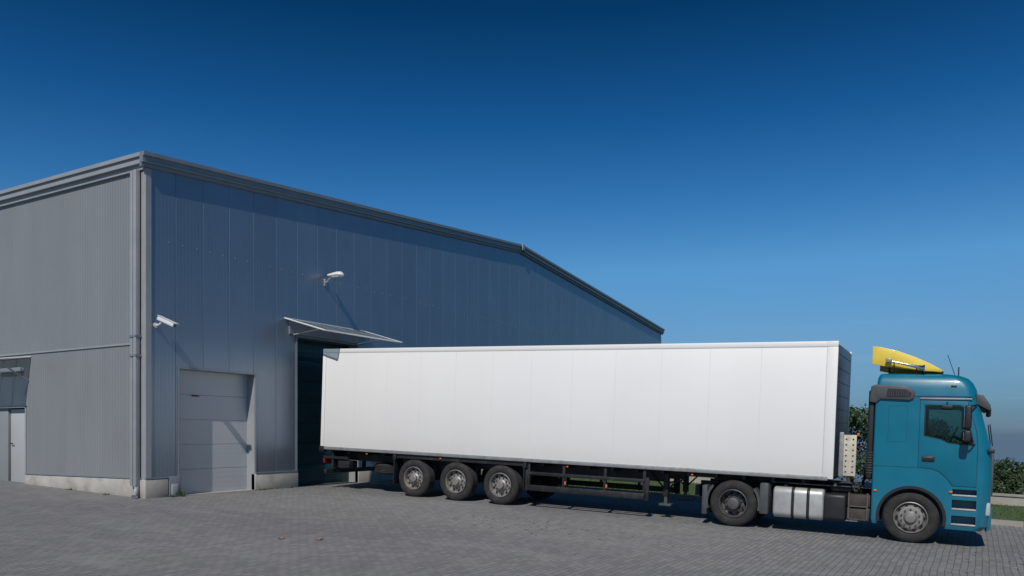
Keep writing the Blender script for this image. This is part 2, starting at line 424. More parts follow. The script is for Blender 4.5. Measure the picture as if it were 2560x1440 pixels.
for (o, z0, z1) in ((.17, ZE+.01, ZE+.1), (.12, ZE-.11, ZE+.008), (.15, ZE-.15, ZE-.112), (.07, ZE-.27, ZE-.152)):
    b.box(CX-o, CX-.003, WY-.001, 60, z0, z1, M_trim_light)
wobj(b, 'gutter')
b = B(); b.box(CX-.025, CX+.12, WY-.03, WY-.002, .42, ZE-.23, M_trim_light); b.box(CX-.025, CX-.002, WY-.001, WY+.14, .42, ZE-.27, M_trim_light)
b.box(CX-.02, CX-.002, WY+.50, WY+.56, .45, ZE-.27, M_trim)
wobj(b, 'corner_trim')
b = B()
b.box(CX-.17, CX-.05, WY+.14, WY+.25, .28, ZE-.27, M_trim_light, .015)
for z in (3.3, 3.75): b.box(CX-.18, CX-.02, WY+.12, WY+.27, z, z+.05, M_trim)
b.tube([(CX-.11,WY+.195,.34),(CX-.11,WY+.19,.22),(CX-.16,WY+.16,.12),(CX-.25,WY+.10,.05)], .055, M_trim_light, 10)
wobj(b, 'downpipe')
b = B()
b.box(CX-.14, CX-.05, WY+.31, WY+.40, .28, ZE-.27, M_trim_light, .015)
for z in (3.3, 3.75): b.box(CX-.16, CX-.02, WY+.29, WY+.42, z, z+.05, M_trim)
wobj(b, 'downpipe')
for bx_ in ((CX-.05, 12.45, WY-.05, WY+.1, -.1, .43), (RD[1], DD[0], WY-.05, WY+.1, -.1, .44), (DD[1], EX, WY-.05, WY+.1, -.3, .44),
            (CX-.05, CX+.1, WY+.102, LD[0], -.1, .43), (CX-.05, CX+.1, LD[1], 60, -.1, .43)):
    b = B(); b.box(*bx_, M_plinth, .01); wobj(b, 'plinth')
b = B(); b.box(12.47, RD[0]-.03, WY-.06, WY+.1, -.05, .48, M_trim, .02); b.box(12.52, 12.70, WY-.10, WY-.05, .0, .3, M_trim_light, .02); wobj(b, 'door_guard')
for bx_ in ((CX-.04, RD[0], WY-.055, WY-.002, .445, .475), (RD[1]+.02, DD[0]-.02, WY-.06, WY-.002, .445, .475), (CX-.055, CX-.003, WY+.12, LD[0], .445, .475)):
    b = B(); b.box(*bx_, M_trim); wobj(b, 'drip_ledge')
D1 = empty('roller_door', W)
b = B()
z = 0.
yd = WY+.27
while z < 3.1:
    h = .62; b.box(RD[0]-.1, RD[1]+.05, yd, yd+.05, z+.003, z+h-.003, M_door)
    for q in range(0, 5): b.box(RD[0]-.1, RD[1]+.05, yd-.0015, yd, z+(q+.5)*h/5-.05, z+(q+.5)*h/5+.05, M_door)
    z += h
wobj(b, 'door_leaf', D1)
b = B(); b.box(13.35, 13.55, yd-.05, yd-.008, 2.44, 2.47, M_black, .005); wobj(b, 'handle', D1)
b = B()
b.box(RD[1], RD[1]+.06, WY-.02, yd-.002, .0, RD[2], M_trim_light)
b.box(RD[0]-.06, RD[0], WY-.02, yd-.002, .0, RD[2], M_trim)
b.box(RD[0]-.06, RD[1]+.06, WY-.03, yd-.002, RD[2], RD[2]+.05, M_trim)
b.box(RD[0]-.06, RD[1]+.06, WY-.05, yd+.1, -.06, .015, M_plinth)
wobj(b, 'frame', D1)
D2 = empty('loading_door', W)
b = B(); yd = WY+.35; z = 0.
while z < 4.2:
    b.box(DD[0]-.05, DD[1]+.05, yd, yd+.05, z+.004, z+.606, M_dark_doorway, .01)
    for q in (1, 2, 3): b.box(DD[0]-.05, DD[1]+.05, yd-.008, yd, z+q*.15-.015, z+q*.15+.015, M_dark_doorway)
    z += .61
wobj(b, 'door_leaf', D2)  # closed dark leaf stands in for the unlit opening
b = B()
b.box(DD[0]-.05, DD[0], WY-.025, yd-.002, 0, DD[2], M_trim); b.box(DD[1], DD[1]+.06, WY-.025, yd-.002, 0, DD[2], M_trim_light)
b.box(DD[0]-.05, DD[1]+.06, WY-.03, yd-.002, DD[2], DD[2]+.05, M_trim)
b.box(DD[0]-.05, DD[1]+.06, WY-.02, yd+.1, -.06, .012, M_black)
wobj(b, 'frame', D2)
D3 = empty('side_door', W)
b = B(); b.box(CX+.12, CX+.16, LD[0]+.05, LD[0]+.98, .2, 2.17, M_greydoor, .006); wobj(b, 'door_leaf', D3)
b = B(); b.box(CX+.06, CX+.16, LD[0]+1.0, LD[1]-.05, .2, 2.19, M_sidepan, .006); wobj(b, 'side_panel', D3)
b = B(); b.box(CX-.02, CX+.2, LD[0]-.001, LD[0]+.05, .1, 2.25, M_trim_light); b.box(CX-.02, CX+.2, LD[1]-.05, LD[1], .1, 2.25, M_trim_light)
b.box(CX-.02, CX+.2, LD[0]-.001, LD[1], 2.2, 2.26, M_trim_light); b.box(CX-.05, CX+.25, LD[0], LD[1], .0, .2, M_plinth)
wobj(b, 'frame', D3)
b = B(); b.cyl((CX+.12,LD[0]+.9,1.25),(CX+.06,LD[0]+.9,1.25),.015,M_black,10); b.cyl((CX+.06,LD[0]+.9,1.25),(CX+.06,LD[0]+.77,1.25),.012,M_black,10); wobj(b, 'handle', D3)
def awning(name, P, strutpts):
    A = empty(name, W)
    b = B(); a, c, d, e = [Vector(p) for p in P]
    nrm = (c-a).cross(e-a).normalized()*.012
    b.hexa([a-nrm, c-nrm, d-nrm, e-nrm, a+nrm, c+nrm, d+nrm, e+nrm], M_poly); wobj(b, 'awning_panel', A)
    b = B()
    for p, q in ((a,c),(c,d),(d,e),(a,e)): b.cyl(p, q, .02, M_white, 8)
    for t in (.25,.5,.75): b.cyl(a.lerp(e,t), c.lerp(d,t), .014, M_rail, 8)
    wobj(b, 'frame', A)
    for pts in strutpts:
        b = B(); b.tube(pts, .022, M_trim_light, 8); wobj(b, 'strut', A)
awning('awning', [(16.2,WY-.01,4.74),(16.2,15.2,4.31),(19.6,15.2,4.31),(19.6,WY-.01,4.74)],
       [[(16.5,WY-.01,4.30),(16.5,15.6,4.40)],[(19.2,WY-.01,4.30),(19.2,15.6,4.40)],[(16.5,WY-.01,4.30),(16.5,WY-.01,4.7)],[(19.2,WY-.01,4.30),(19.2,WY-.01,4.7)]])
awning('awning', [(CX-.01,21.4,3.52),(CX-1.1,21.4,3.36),(CX-1.1,24.0,3.36),(CX-.01,24.0,3.52)],
       [[(CX-.01,21.5,2.9),(CX-.8,21.5,3.36)],[(CX-.01,23.8,2.9),(CX-.8,23.8,3.36)]])
b = B(); b.box(16.35, 19.5, WY-.06, WY-.004, 4.32, 4.66, M_trim); wobj(b, 'shutter_box')
Tl = empty('tube_lamp', loc=(CX, 22.2, 3.2)); tag(Tl, 'white fluorescent tube lamp on the side wall', 'lamp')
b = B(); b.box(-.06, 0, -.5, .6, -.03, .05, M_white, .01); b.obj('housing', Tl)
b = B(); b.box(-.13, -.06, -.5, .6, -.05, .06, M_white, .03, 3); b.obj('diffuser', Tl)
Wl = empty('wall_lamp', loc=(17.8, WY, 6.0)); tag(Wl, 'white floodlight on a bracket on the warehouse wall', 'lamp')
b = B(); b.box(-.05, .05, -.04, -.002, -.12, .10, M_trim_light, .008)
b.tube([(0,-.03,0),(0,-.10,.0),(.0,-.17,.07),(.02,-.25,.13)], .024, M_trim_light, 10); b.obj('bracket', Wl)
b = B()
prof = [(-.30,.02,.055),(-.22,.0,.085),(-.05,.0,.115),(.15,.01,.13),(.30,.01,.12),(.38,.0,.08),(.41,-.01,.03)]
seg = 14; vs = []
for (u, dz, r) in prof:
    for i in range(seg):
        t = 2*math.pi*i/seg; zz = math.sin(t)*r*(.95 if math.sin(t) > 0 else .55); vs.append((math.cos(t)*r*1.1, -u, zz+dz))
fs = [(j*seg+i, j*seg+(i+1) % seg, (j+1)*seg+(i+1) % seg, (j+1)*seg+i) for j in range(len(prof)-1) for i in range(seg)]+[tuple(range(seg)), tuple(range((len(prof)-1)*seg, len(prof)*seg))]
b.raw(vs, fs, M_white)
bmesh.ops.transform(b.bm, matrix=Matrix.Translation((.03,-.36,.17)) @ Matrix.Rotation(math.radians(2),4,'X') @ Matrix.Scale(.82,4), verts=b.bm.verts[:])
b.obj('lamp_head', Wl)
b = B(); b.box(-.07, .12, -.58, -.32, .10, .13, M_lens, .01); b.obj('lamp_glass', Wl)
Sc = empty('security_camera', loc=(12.13, WY, 4.05)); tag(Sc, 'white bullet security camera on a wall bracket', 'camera')
b = B(); b.cyl((0,0,0),(0,-.03,0),.06,M_white,16); b.tube([(0,-.02,0),(.0,-.12,.0),(.02,-.20,.05)], .022, M_white, 8); b.obj('bracket', Sc)
b = B(); Mr = Matrix.Translation((.05,-.30,.08)) @ Matrix.Rotation(math.radians(20),4,'Z') @ Matrix.Rotation(math.radians(24),4,'X')
b.box(-.055,.055,-.26,.20,-.05,.05,M_white,.02,3,M=Mr); b.box(-.07,.07,-.32,.20,.056,.07,M_white,M=Mr); b.obj('housing', Sc)
b = B(); b.cyl(Mr@Vector((0,-.26,0)), Mr@Vector((0,-.275,0)), .04, M_black, 14); b.obj('lens', Sc)

# ------------------------------------------------------------------ truck
f = Vector((.0258,-.9997,-SL*.9997)).normalized(); up = Vector((0,-SL,1)).normalized(); lf = up.cross(f)
T = empty('truck'); tag(T, 'teal articulated truck with long white box trailer at the loading door', 'truck')
Mt = Matrix((( f.x, lf.x, up.x, 16.9), (f.y, lf.y, up.y, 16.0), (f.z, lf.z, up.z, gz(0,16.0)), (0,0,0,1)))
T.matrix_world = Mt
TL = 13.48; Z0 = 1.15; Z1 = 3.93; TW = 2.5; RB = -.05
b = B(); b.box(.03+RB, TL-.02, .012, TW-.012, Z0+.02, Z1-.01, M_box, .01); b.obj('trailer_box', T)
b = B()
for y0, y1 in ((0, .06), (TW-.06, TW)):
    b.box(RB, TL-.02, y0+.004, y1, Z1-.11, Z1, M_box, .01)
    b.box(RB, .11+RB, y0+.002, y1, Z0, Z1-.112, M_box, .008)
    b.box(TL-.20, TL+.004, y0-.001, y1, Z0-.01, Z1-.112, M_box, .012)
    b.box(TL-.22, TL+.006, y0-.002, y1, Z1-.11, Z1+.002, M_box, .012)
b.box(RB, .1+RB, .1, TW-.1, Z1-.1, Z1-.004, M_box)
b.obj('trailer_frame', T)
b = B()
for i in range(1, 12):
    s = .55+i*1.085-.5
    b.box(s-.0035, s+.0035, .0108, .0121, Z0+.1, Z1-.115, M_seam); b.box(s-.0035, s+.0035, TW-.0121, TW-.0108, Z0+.1, Z1-.115, M_seam)
b.box(.11, TL-.22, .009, .0121, Z1-.119, Z1-.114, M_seamd)
b.box(TL-.210, TL-.204, .008, .0121, Z0+.1, Z1-.115, M_seamd)
b.box(.062, .069, .008, .0121, Z0+.1, Z1-.115, M_seamd)
b.obj('panel_joint', T)
for y0, y1 in ((-.006, .05), (TW-.05, TW+.006)):
    b = B(); b.box(RB, TL-.1, y0, y1, Z0-.04, Z0+.045, M_rail, .008)
    if y0 < 1:
        for i in range(63):
            s = .2+i*.21; b.box(s-.008, s+.008, -.010, -.006, Z0+.01, Z0+.026, M_alu)
        b.box(-.03+RB, .14+RB, -.02, .12, Z0-.1, Z0+.05, M_black, .01)
    b.obj('side_rail', T)
b = B()
b.box(TL-.018, TL+.006, .06, TW-.06, Z0+.02, Z1-.05, M_bulk, .01)
for i in range(9): b.box(TL+.006, TL+.009, .12, TW-.12, Z0+.3+i*.28, Z0+.31+i*.28, M_greypl)
b.obj('bulkhead', T)
for ya, yb in ((.1, 1.245), (1.255, TW-.1)):
    b = B(); b.box(-.02+RB, .03+RB, ya, yb, Z0+.02, Z1-.1, M_box, .01)
    for y in (ya+.35, ya+.8): b.cyl((-.04+RB,y,Z0+.05),(-.04+RB,y,Z1-.15),.016,M_alu,8)
    b.obj('rear_door', T)
b = B()
for y in (.62, 1.78):
    b.box(.1, 9.9, y-.06, y+.06, .82, Z0-.002, M_chassis); b.box(9.9, 12.6, y-.06, y+.06, 1.0, Z0-.002, M_chassis)
for i in range(22):
    s = .3+i*.6; b.box(s-.03, s+.03, .1, TW-.1, 1.02, Z0-.003, M_chassis)
b.box(.05, TL-.05, .06, TW-.06, Z0-.04, Z0+.02, M_chassis)
for s in (3.156, 4.47, 5.78):
    b.cyl((s,.3,.5),(s,2.2,.5),.07,M_chassis,12); b.box(s-.35, s+.25, .56, .7, .42, .56, M_chassis, .01); b.box(s-.35, s+.25, 1.8, 1.94, .42, .56, M_chassis, .01)
    b.cyl((s+.25,.65,.45),(s+.25,.65,.85),.12,M_black,14)
    b.box(s-.45, s-.36, .5, .72, .45, .9, M_chassis)
    b.cyl((s-.2,.45,.8),(s+.1,.45,.8),.09,M_greypl,12)
b.box(2.6, 6.4, .05, .12, 1.0, 1.1, M_chassis)
b.obj('trailer_chassis', T)
b = B()
for y in (.80, 1.62): b.box(10.6, 15.8, y-.04, y+.04, .62, .90, M_chassis)
b.cyl((11.5,.3,.5),(11.5,2.2,.5),.09,M_chassis,14); b.cyl((14.91,.3,.48),(14.91,2.2,.48),.07,M_chassis,14)
b.box(10.9, 12.1, .75, 1.75, .92, 1.0, M_chassis, .02); b.box(10.55, 10.65, .5, 2.0, .55, .8, M_chassis)
b.cyl((11.5,1.22,.5),(11.5,1.28,.5),.3,M_chassis,20); b.box(12.3, 14.2, 1.0, 1.5, .45, .9, M_chassis, .05)
b.box(12.2, 14.2, .35, 2.2, .985, 1.005, M_greypl)
b.obj('tractor_chassis', T)
b = B(); b.box(-.02, .1, .12, TW-.12, .42, .54, M_chassis, .015); b.box(.0, .08, .6, .7, .5, 1.1, M_chassis); b.box(.0, .08, 1.8, 1.9, .5, 1.1, M_chassis)
b.box(.02, .9, .08, .14, .86, .93, M_chassis); b.box(.3, .36, .1, .7, .6, 1.1, M_chassis); b.box(.5, .9, .12, .5, .62, .82, M_chassis, .02)
b.obj('rear_bumper', T)
for y in (.1, 1.98):
    b = B(); b.box(-.03, .05, y, y+.42, .72, .86, M_red, .015); b.obj('tail_light', T)
for s in (1.6, 4.0, 7.6, 10.6):
    b = B(); b.box(s-.025, s+.025, .01, .03, 1.04, 1.07, M_orange, .004); b.obj('marker_lamp', T)
def tyre_prof(w):
    p = [(.30,.04),(.335,.012),(.36,.0),(.43,.004),(.468,.02),(.488,.05)]
    k = 5
    for i in range(k):
        a = .05+(w-.10)*i/k; bb = .05+(w-.10)*(i+1)/k
        p += [(.495, a+.008), (.495, bb-.014), (.483, bb-.010), (.483, bb)]
    p += [(.488,w-.05),(.468,w-.02),(.43,w-.004),(.36,w),(.335,w-.012),(.30,w-.04),(.30,.04)]
    return p
b = B(); b.revolve(tyre_prof(.3), M_tyre, 48); b.revolve([(.30,.1),(.28,.1),(.12,.12),(0.001,.12)], M_rimdark, 32)
bmesh.ops.transform(b.bm, matrix=Matrix.Translation((1.95,.75,.50)) @ Matrix.Rotation(math.radians(90),4,'X'), verts=b.bm.verts[:])
o = b.obj('spare_tyre', T); o['label'] = 'dusty spare tyre lying flat under the trailer'
for s in (2.52, 6.44):
    for y0 in (.02, TW-.42):
        b = B(); b.box(s-.012, s+.012, y0, y0+.40, .30 if s < 3 else .42, 1.08, M_black, .004)
        b.box(s-.05, s+.06, y0, y0+.40, .95, 1.10, M_black, .01); b.obj('mudflap', T)
for y0, y1 in ((.03, .07), (TW-.07, TW-.03)):
    G = empty('side_guard', T)
    for (za, zb) in ((.80, .88), (.42, .56)):
        b = B(); b.box(6.52, 9.55, y0, y1, za, zb, M_chassis, .008); b.obj('rail', G)
    for s in (6.56, 7.5, 8.55, 9.5):
        b = B(); b.box(s-.035, s+.035, y0+.015 if y0 < 1 else y0-.03, y1+.03 if y0 < 1 else y1-.015, .42, 1.1, M_chassis, .005); b.obj('post', G)
    for s in (7.55, 8.6):
        b = B(); b.box(s-.02, s+.02, (y0-.008 if y0 < 1 else y1), (y0 if y0 < 1 else y1+.008), .62, .70, M_orange, .002); b.obj('reflector', G)
    b = B(); b.box(9.5, 9.62, y0, y1, .40, .92, M_chassis, .01); b.obj('end_cap', G)
    b = B(); b.box(6.48, 6.54, y0, y1, .40, .92, M_chassis, .01); b.obj('end_cap', G)
b = B(); b.box(6.9, 9.1, .9, 1.3, .75, 1.05, M_chassis, .01); b.obj('pallet_box', T)
for y in (.45, 2.0):
    b = B(); b.box(9.82, 9.94, y, y+.12, .5, 1.1, M_chassis, .008); b.box(9.845, 9.915, y+.02, y+.10, .33, .5, M_rimdark); b.box(9.74, 10.02, y-.05, y+.17, .28, .33, M_greypl, .008)
    b.tube([(9.88,y+.06,.62),(10.3,y+.1,1.05)], .02, M_chassis); b.tube([(9.88,y+.06,.62),(9.5,y+.1,1.0)], .02, M_chassis)
    b.obj('landing_leg', T)
b = B(); b.cyl((9.88,.4,.8),(9.88,2.0,.8),.02,M_greypl,8); b.obj('landing_leg_shaft', T)

def rim_mesh(kind):
    b = B()
    if kind == 'trailer':
        b.revolve([(.305,.05),(.303,.012),(.292,.008),(.284,.02),(.278,.07),(.262,.12),(.245,.125),(.20,.11),(.145,.10),(.14,.07),(.105,.05),(.10,.0),(.085,-.015),(.001,-.018)], M_rim, 48)
        hr, hy, bo, by = .232, .112, .175, .095
    elif kind == 'front':
        b.revolve([(.305,.05),(.303,.012),(.292,.006),(.284,.02),(.275,.07),(.262,.085),(.25,.07),(.215,.015),(.17,.005),(.13,.006),(.122,-.01),(.105,-.02),(.09,-.055),(.07,-.06),(.001,-.06)], M_rim, 48)
        hr, hy, bo, by = .238, .036, .165, .0
    else:
        b.revolve([(.305,.05),(.303,.012),(.292,.008),(.284,.02),(.278,.12),(.268,.19),(.24,.20),(.19,.175),(.15,.165),(.145,.10),(.13,.06),(.12,.02),(.09,.01),(.001,.008)], M_rimdark, 48)
        hr, hy, bo, by = .225, .188, .175, .165
    for i in range(10):
        a = 2*math.pi*i/10
        b.cyl((math.cos(a)*hr, hy-.012, math.sin(a)*hr), (math.cos(a)*hr, hy+.02, math.sin(a)*hr), .028, M_hole_shade, 10)  # solid dark discs in place of shaded hand holes
        a += math.pi/10
        b.cyl((math.cos(a)*bo, by-.03, math.sin(a)*bo), (math.cos(a)*bo, by+.02, math.sin(a)*bo), .017, M_rimdark, 6)
    return b.obj('rim')
def make_wheel(kind, w):
    Wh = empty('wheel', T)
    b = B(); b.revolve(tyre_prof(w), M_tyre, 72); ty = b.obj('tyre', Wh)
    rm = rim_mesh(kind); rm.parent = Wh
    b = B(); b.revolve([(.29,.2),(.29,w-.02),(.05,w-.05),(.001,w-.05)], M_chassis, 32); dr = b.obj('drum', Wh)
    return Wh, [ty, rm, dr]
def place(proto, s, far, rot):
    Wh0, ch = proto
    Wh = Wh0.copy(); COL.objects.link(Wh); Wh.parent = T
    Wh.location = (s, .02 if not far else TW-.02, .492)
    Wh.rotation_euler = (0, rot, math.pi if far else 0)
    for c in ch:
        c2 = c.copy(); COL.objects.link(c2); c2.parent = Wh
for kind, w, pos in (('trailer', .36, (3.156, 4.47, 5.78)), ('drive', .56, (11.5,)), ('front', .31, (14.91,))):
    pr = make_wheel(kind, w); first = True
    for s in pos:
        for far in (False, True):
            if first:
                pr[0].location = (s, .02, .492); first = False
            else: place(pr, s, far, random.uniform(0, 3))
for y0, y1 in ((.0, .6), (TW-.6, TW)):
    for k, (a0, a1) in enumerate(((math.radians(-12), math.radians(38)), (math.radians(140), math.radians(195)))):
        b = B()
        b.revolve([(.56,y0),(.585,y0),(.585,y1),(.56,y1),(.56,y0)], M_greypl, 10, a0, a1, c=(11.5,0,.5))
        b.revolve([(.575,y0-.004),(.53,y0-.004),(.53,y0+.02),(.575,y0+.02)], M_greypl, 10, a0, a1, c=(11.5,0,.5))
        if k == 0: b.box(12.05, 12.24, y0, y1, .32, .98, M_greypl, .04)
        else: b.box(10.84, 10.95, y0, y1, .22, .85, M_greypl, .015)
        b.obj('mudguard', T)
FT = empty('fuel_tank', T)
def rrect_tank(b, x0, x1, y0, y1, z0, z1, r, mat, crown=.02):
    pts = []
    for (cx, cz, a) in ((y1-r, z1-r, 0), (y0+r, z1-r, 90), (y0+r, z0+r, 180), (y1-r, z0+r, 270)):
        for i in range(7):
            t = math.radians(a+i*15); pts.append((cx+math.cos(t)*r, cz+math.sin(t)*r))
    n = len(pts); cy = (y0+y1)/2; cz = (z0+z1)/2
    rings = [(x0-crown+.004, .9), (x0-.002, .97), (x0+.02, 1), (x1-.02, 1), (x1+.002, .97), (x1+crown-.004, .9)]
    vs = [(x, cy+(p-cy)*k, cz+(q-cz)*k) for x, k in rings for p, q in pts]
    fs = [(j*n+i, j*n+(i+1) % n, (j+1)*n+(i+1) % n, (j+1)*n+i) for j in range(len(rings)-1) for i in range(n)]+[tuple(range(n)), tuple(range((len(rings)-1)*n, len(rings)*n))]
    b.raw(vs, fs, mat)
b = B(); rrect_tank(b, 12.34, 13.30, .03, .66, .28, .92, .13, M_alu); b.obj('tank', FT)
for s in (12.72, 13.02):
    b = B(); rrect_tank(b, s-.028, s+.028, .018, .67, .268, .932, .135, M_black, .0); b.obj('strap', FT)
b = B(); b.cyl((12.55,.2,.92),(12.55,.2,.97),.05,M_black,14); b.obj('filler_cap', FT)
b = B(); rrect_tank(b, 13.34, 13.72, .05, .62, .30, .85, .08, M_black); b.obj('additive_tank', T)
b = B(); b.box(13.76, 14.18, .06, .6, .34, .60, M_brown, .02); b.box(13.76, 14.18, .10, .6, .62, .86, M_brown, .02)
b.box(13.78, 14.15, .02, .1, .62, .64, M_rimdark); b.box(13.78, 14.15, .02, .1, .36, .38, M_rimdark); b.box(13.78, 13.81, .02, .08, .36, .9, M_rimdark); b.box(14.12, 14.15, .02, .08, .36, .9, M_rimdark)
b.obj('battery_box', T)
b = B(); b.cyl((13.5,1.9,.7),(14.1,1.9,.7),.18,M_rail,18); b.obj('air_tank', T)
b = B(); b.cyl((13.4,.5,.95),(14.0,.5,.95),.1,M_chassis,14); b.obj('air_tank', T)
b = B(); b.box(13.64, 13.88, .16, .22, 1.22, 2.05, M_cream, .01)
for i in range(7):
    for q in (13.69, 13.82): b.cyl((q,.155,1.3+i*.11),(q,.163,1.3+i*.11),.018,M_brown,8)
b.box(13.56, 13.64, .14, .26, 1.2, 2.1, M_rail, .01)
b.obj('connector_panel', T)
b = B(); b.box(13.88, 13.93, .16, .22, 2.03, 2.09, M_orange, .01); b.obj('marker_lamp', T)
for k, (yy, r) in enumerate(((.35,.05),(.6,.05),(.85,.05))):
    b = B(); pts = []
    for i in range(160):
        t = i/159; a = t*2*math.pi*14
        x = 13.68+.40*t; z = 1.75-.9*math.sin(math.pi*t)*.8-.25*t
        pts.append((x, yy+r*math.cos(a), z+r*math.sin(a)))
    b.tube(pts, .011, M_black, 5)
    b.obj('air_line', T)

# ---- cab
XB = 14.2
st = [
 (.33,XB+.02,16.10,.03,.18,.04),(.42,XB,16.19,.0,.20,.04),(.9,XB,16.22,.0,.20,.04),(1.4,XB,16.22,.0,.20,.04),(1.75,XB,16.21,.0,.20,.04),
 (1.92,XB,16.19,.0,.20,.04),(2.35,XB,16.08,.0,.20,.04),(2.76,XB,15.97,.0,.20,.04),(2.845,XB,15.95,.0,.20,.05),(2.865,XB+.01,15.94,.02,.20,.05),(3.0,XB+.015,15.91,.035,.20,.06),(3.12,XB+.02,15.85,.055,.21,.07),(3.20,XB+.03,15.77,.085,.23,.08),(3.25,XB+.045,15.66,.13,.25,.09),(3.285,XB+.07,15.50,.21,.28,.10),(3.30,XB+.14,15.25,.36,.28,.14),(3.306,XB+.3,15.0,.6,.3,.2)]
def outline(z, xb, xf, ins, rf, rb, off=0.):
    y0, y1 = ins+off, TW-ins-off; xb += off; xf -= off; c = TW/2; h = (y1-y0)/2
    pts = []
    crown = .045
    for (cx, cy, r, a) in ((xf-rf, y1-rf, rf, 0), (xb+rb, y1-rb, rb, 90), (xb+rb, y0+rb, rb, 180), (xf-rf, y0+rf, rf, 270)):
        for i in range(7):
            t = math.radians(a+i*15); pts.append([cx+math.cos(t)*r, cy+math.sin(t)*r])
    for i in range(1, 7): pts.append([xf, (y0+rf)+(y1-y0-2*rf)*i/7])
    for p in pts:
        k = max(0, (p[0]-(xf-rf))/rf); p[0] += crown*k*(1-((p[1]-c)/h)**2)
    return [(p[0], p[1], z) for p in pts]
def loft(b, sts, mat, off=0., cap0=True, cap1=True):
    rings = [outline(*s, off=off) for s in sts]; n = len(rings[0]); vs = [v for r in rings for v in r]
    fs = [(j*n+i, j*n+(i+1) % n, (j+1)*n+(i+1) % n, (j+1)*n+i) for j in range(len(sts)-1) for i in range(n)]
    if cap0: fs.append(tuple(reversed(range(n))))
    if cap1: fs.append(tuple(range((len(sts)-1)*n, len(sts)*n)))
    return b.raw(vs, fs, mat)
ARC = (14.91, .50)
WIN = [(15.10,2.66),(15.66,2.66),(15.74,2.62),(15.90,2.00),(15.86,1.95),(15.5,1.98),(15.38,2.04),(15.10,2.10)]
DOOR = [(15.0,2.76),(15.78,2.76),(15.95,2.2),(15.98,1.9),(15.98,1.16),(15.60,1.16),(15.50,1.30),(15.36,1.42),(15.22,1.47),(15.0,1.47)]
def cutter(fn):
    b = B(); fn(b); return b.obj('cut')
b = B(); loft(b, st[:5], M_teal); low = b.obj('cab_body', T)
c = cutter(lambda b: b.cyl((ARC[0],-.3,ARC[1]),(ARC[0],.62,ARC[1]),.60,M_black,48)); c.parent = T; boolean(low, c); kill(c)
c = cutter(lambda b: b.cyl((ARC[0],TW+.3,ARC[1]),(ARC[0],TW-.62,ARC[1]),.60,M_black,48)); c.parent = T; boolean(low, c); kill(c)
for z0, z1 in ((.45,.60),(.74,.90),(1.0,1.10)):
    c = cutter(lambda b: b.box(15.60,16.00,-.1,.22,z0,z1,M_black)); c.parent = T; boolean(low, c); kill(c)
b = B(); loft(b, st[4:], M_teal); upb = b.obj('cab_upper', T)
m = upb.modifiers.new('s', 'SOLIDIFY'); m.thickness = .035; m.offset = -1; apply(upb)
c = cutter(lambda b: b.prism(WIN, -.5, 3.0, M_black)); c.parent = T; boolean(upb, c); kill(c)
c = cutter(lambda b: b.prism([(15.85,2.70),(15.95,1.98),(16.7,1.98),(16.7,2.70)], .14, TW-.14, M_black)); c.parent = T; boolean(upb, c); kill(c)
bm = bmesh.new(); bm.from_mesh(low.data)
mats = [m for m in low.data.materials]
um = [m for m in upb.data.materials]
n0 = len(bm.faces); bm.from_mesh(upb.data)
bm.faces.ensure_lookup_table()
for fc in bm.faces[n0:]:
    mm = um[fc.material_index] if fc.material_index < len(um) else M_teal
    if mm not in mats: mats.append(mm)
    fc.material_index = mats.index(mm)
me = bpy.data.meshes.new('cab_body'); bm.to_mesh(me); bm.free()
for m in mats: me.materials.append(m)
for p in me.polygons: p.use_smooth = True
me.set_sharp_from_angle(angle=math.radians(30))
low.data = me; kill(upb); cab = low
gst = [s for s in st if 1.9 < s[0] < 2.8]
b = B(); loft(b, gst, M_glass, off=.02, cap0=False, cap1=False)
bmesh.ops.delete(b.bm, geom=[f2 for f2 in b.bm.faces if f2.calc_center_median().x < 15.88], context='FACES'); b.obj('windshield', T)
for side in (0, 1):
    b = B(); yy = .02 if side == 0 else TW-.02
    b.prism([(p[0]+(.02 if p[0] > 15.5 else -.02), p[1]+(.02 if p[1] > 2.3 else -.02)) for p in WIN], yy, yy+.004, M_glass); b.obj('side_window', T)
for side in (0, 1):
    b = B(); ya = -.016 if side == 0 else TW-.02
    cx = sum(p[0] for p in WIN)/len(WIN); cz = sum(p[1] for p in WIN)/len(WIN)
    n = len(WIN); o_ = [(cx+(p[0]-cx)*1.06, cz+(p[1]-cz)*1.07) for p in WIN]
    vs = []
    for yy in (ya, ya+.036):
        vs += [(p[0],yy,p[1]) for p in WIN]+[(p[0],yy,p[1]) for p in o_]
    fs = []
    for i in range(n):
        j = (i+1) % n
        fs += [(i,j,n+j,n+i),(2*n+i,3*n+i,3*n+j,2*n+j),(i,2*n+i,2*n+j,j),(n+i,n+j,3*n+j,3*n+i)]
    b.raw(vs, fs, M_black); b.obj('window_frame', T)
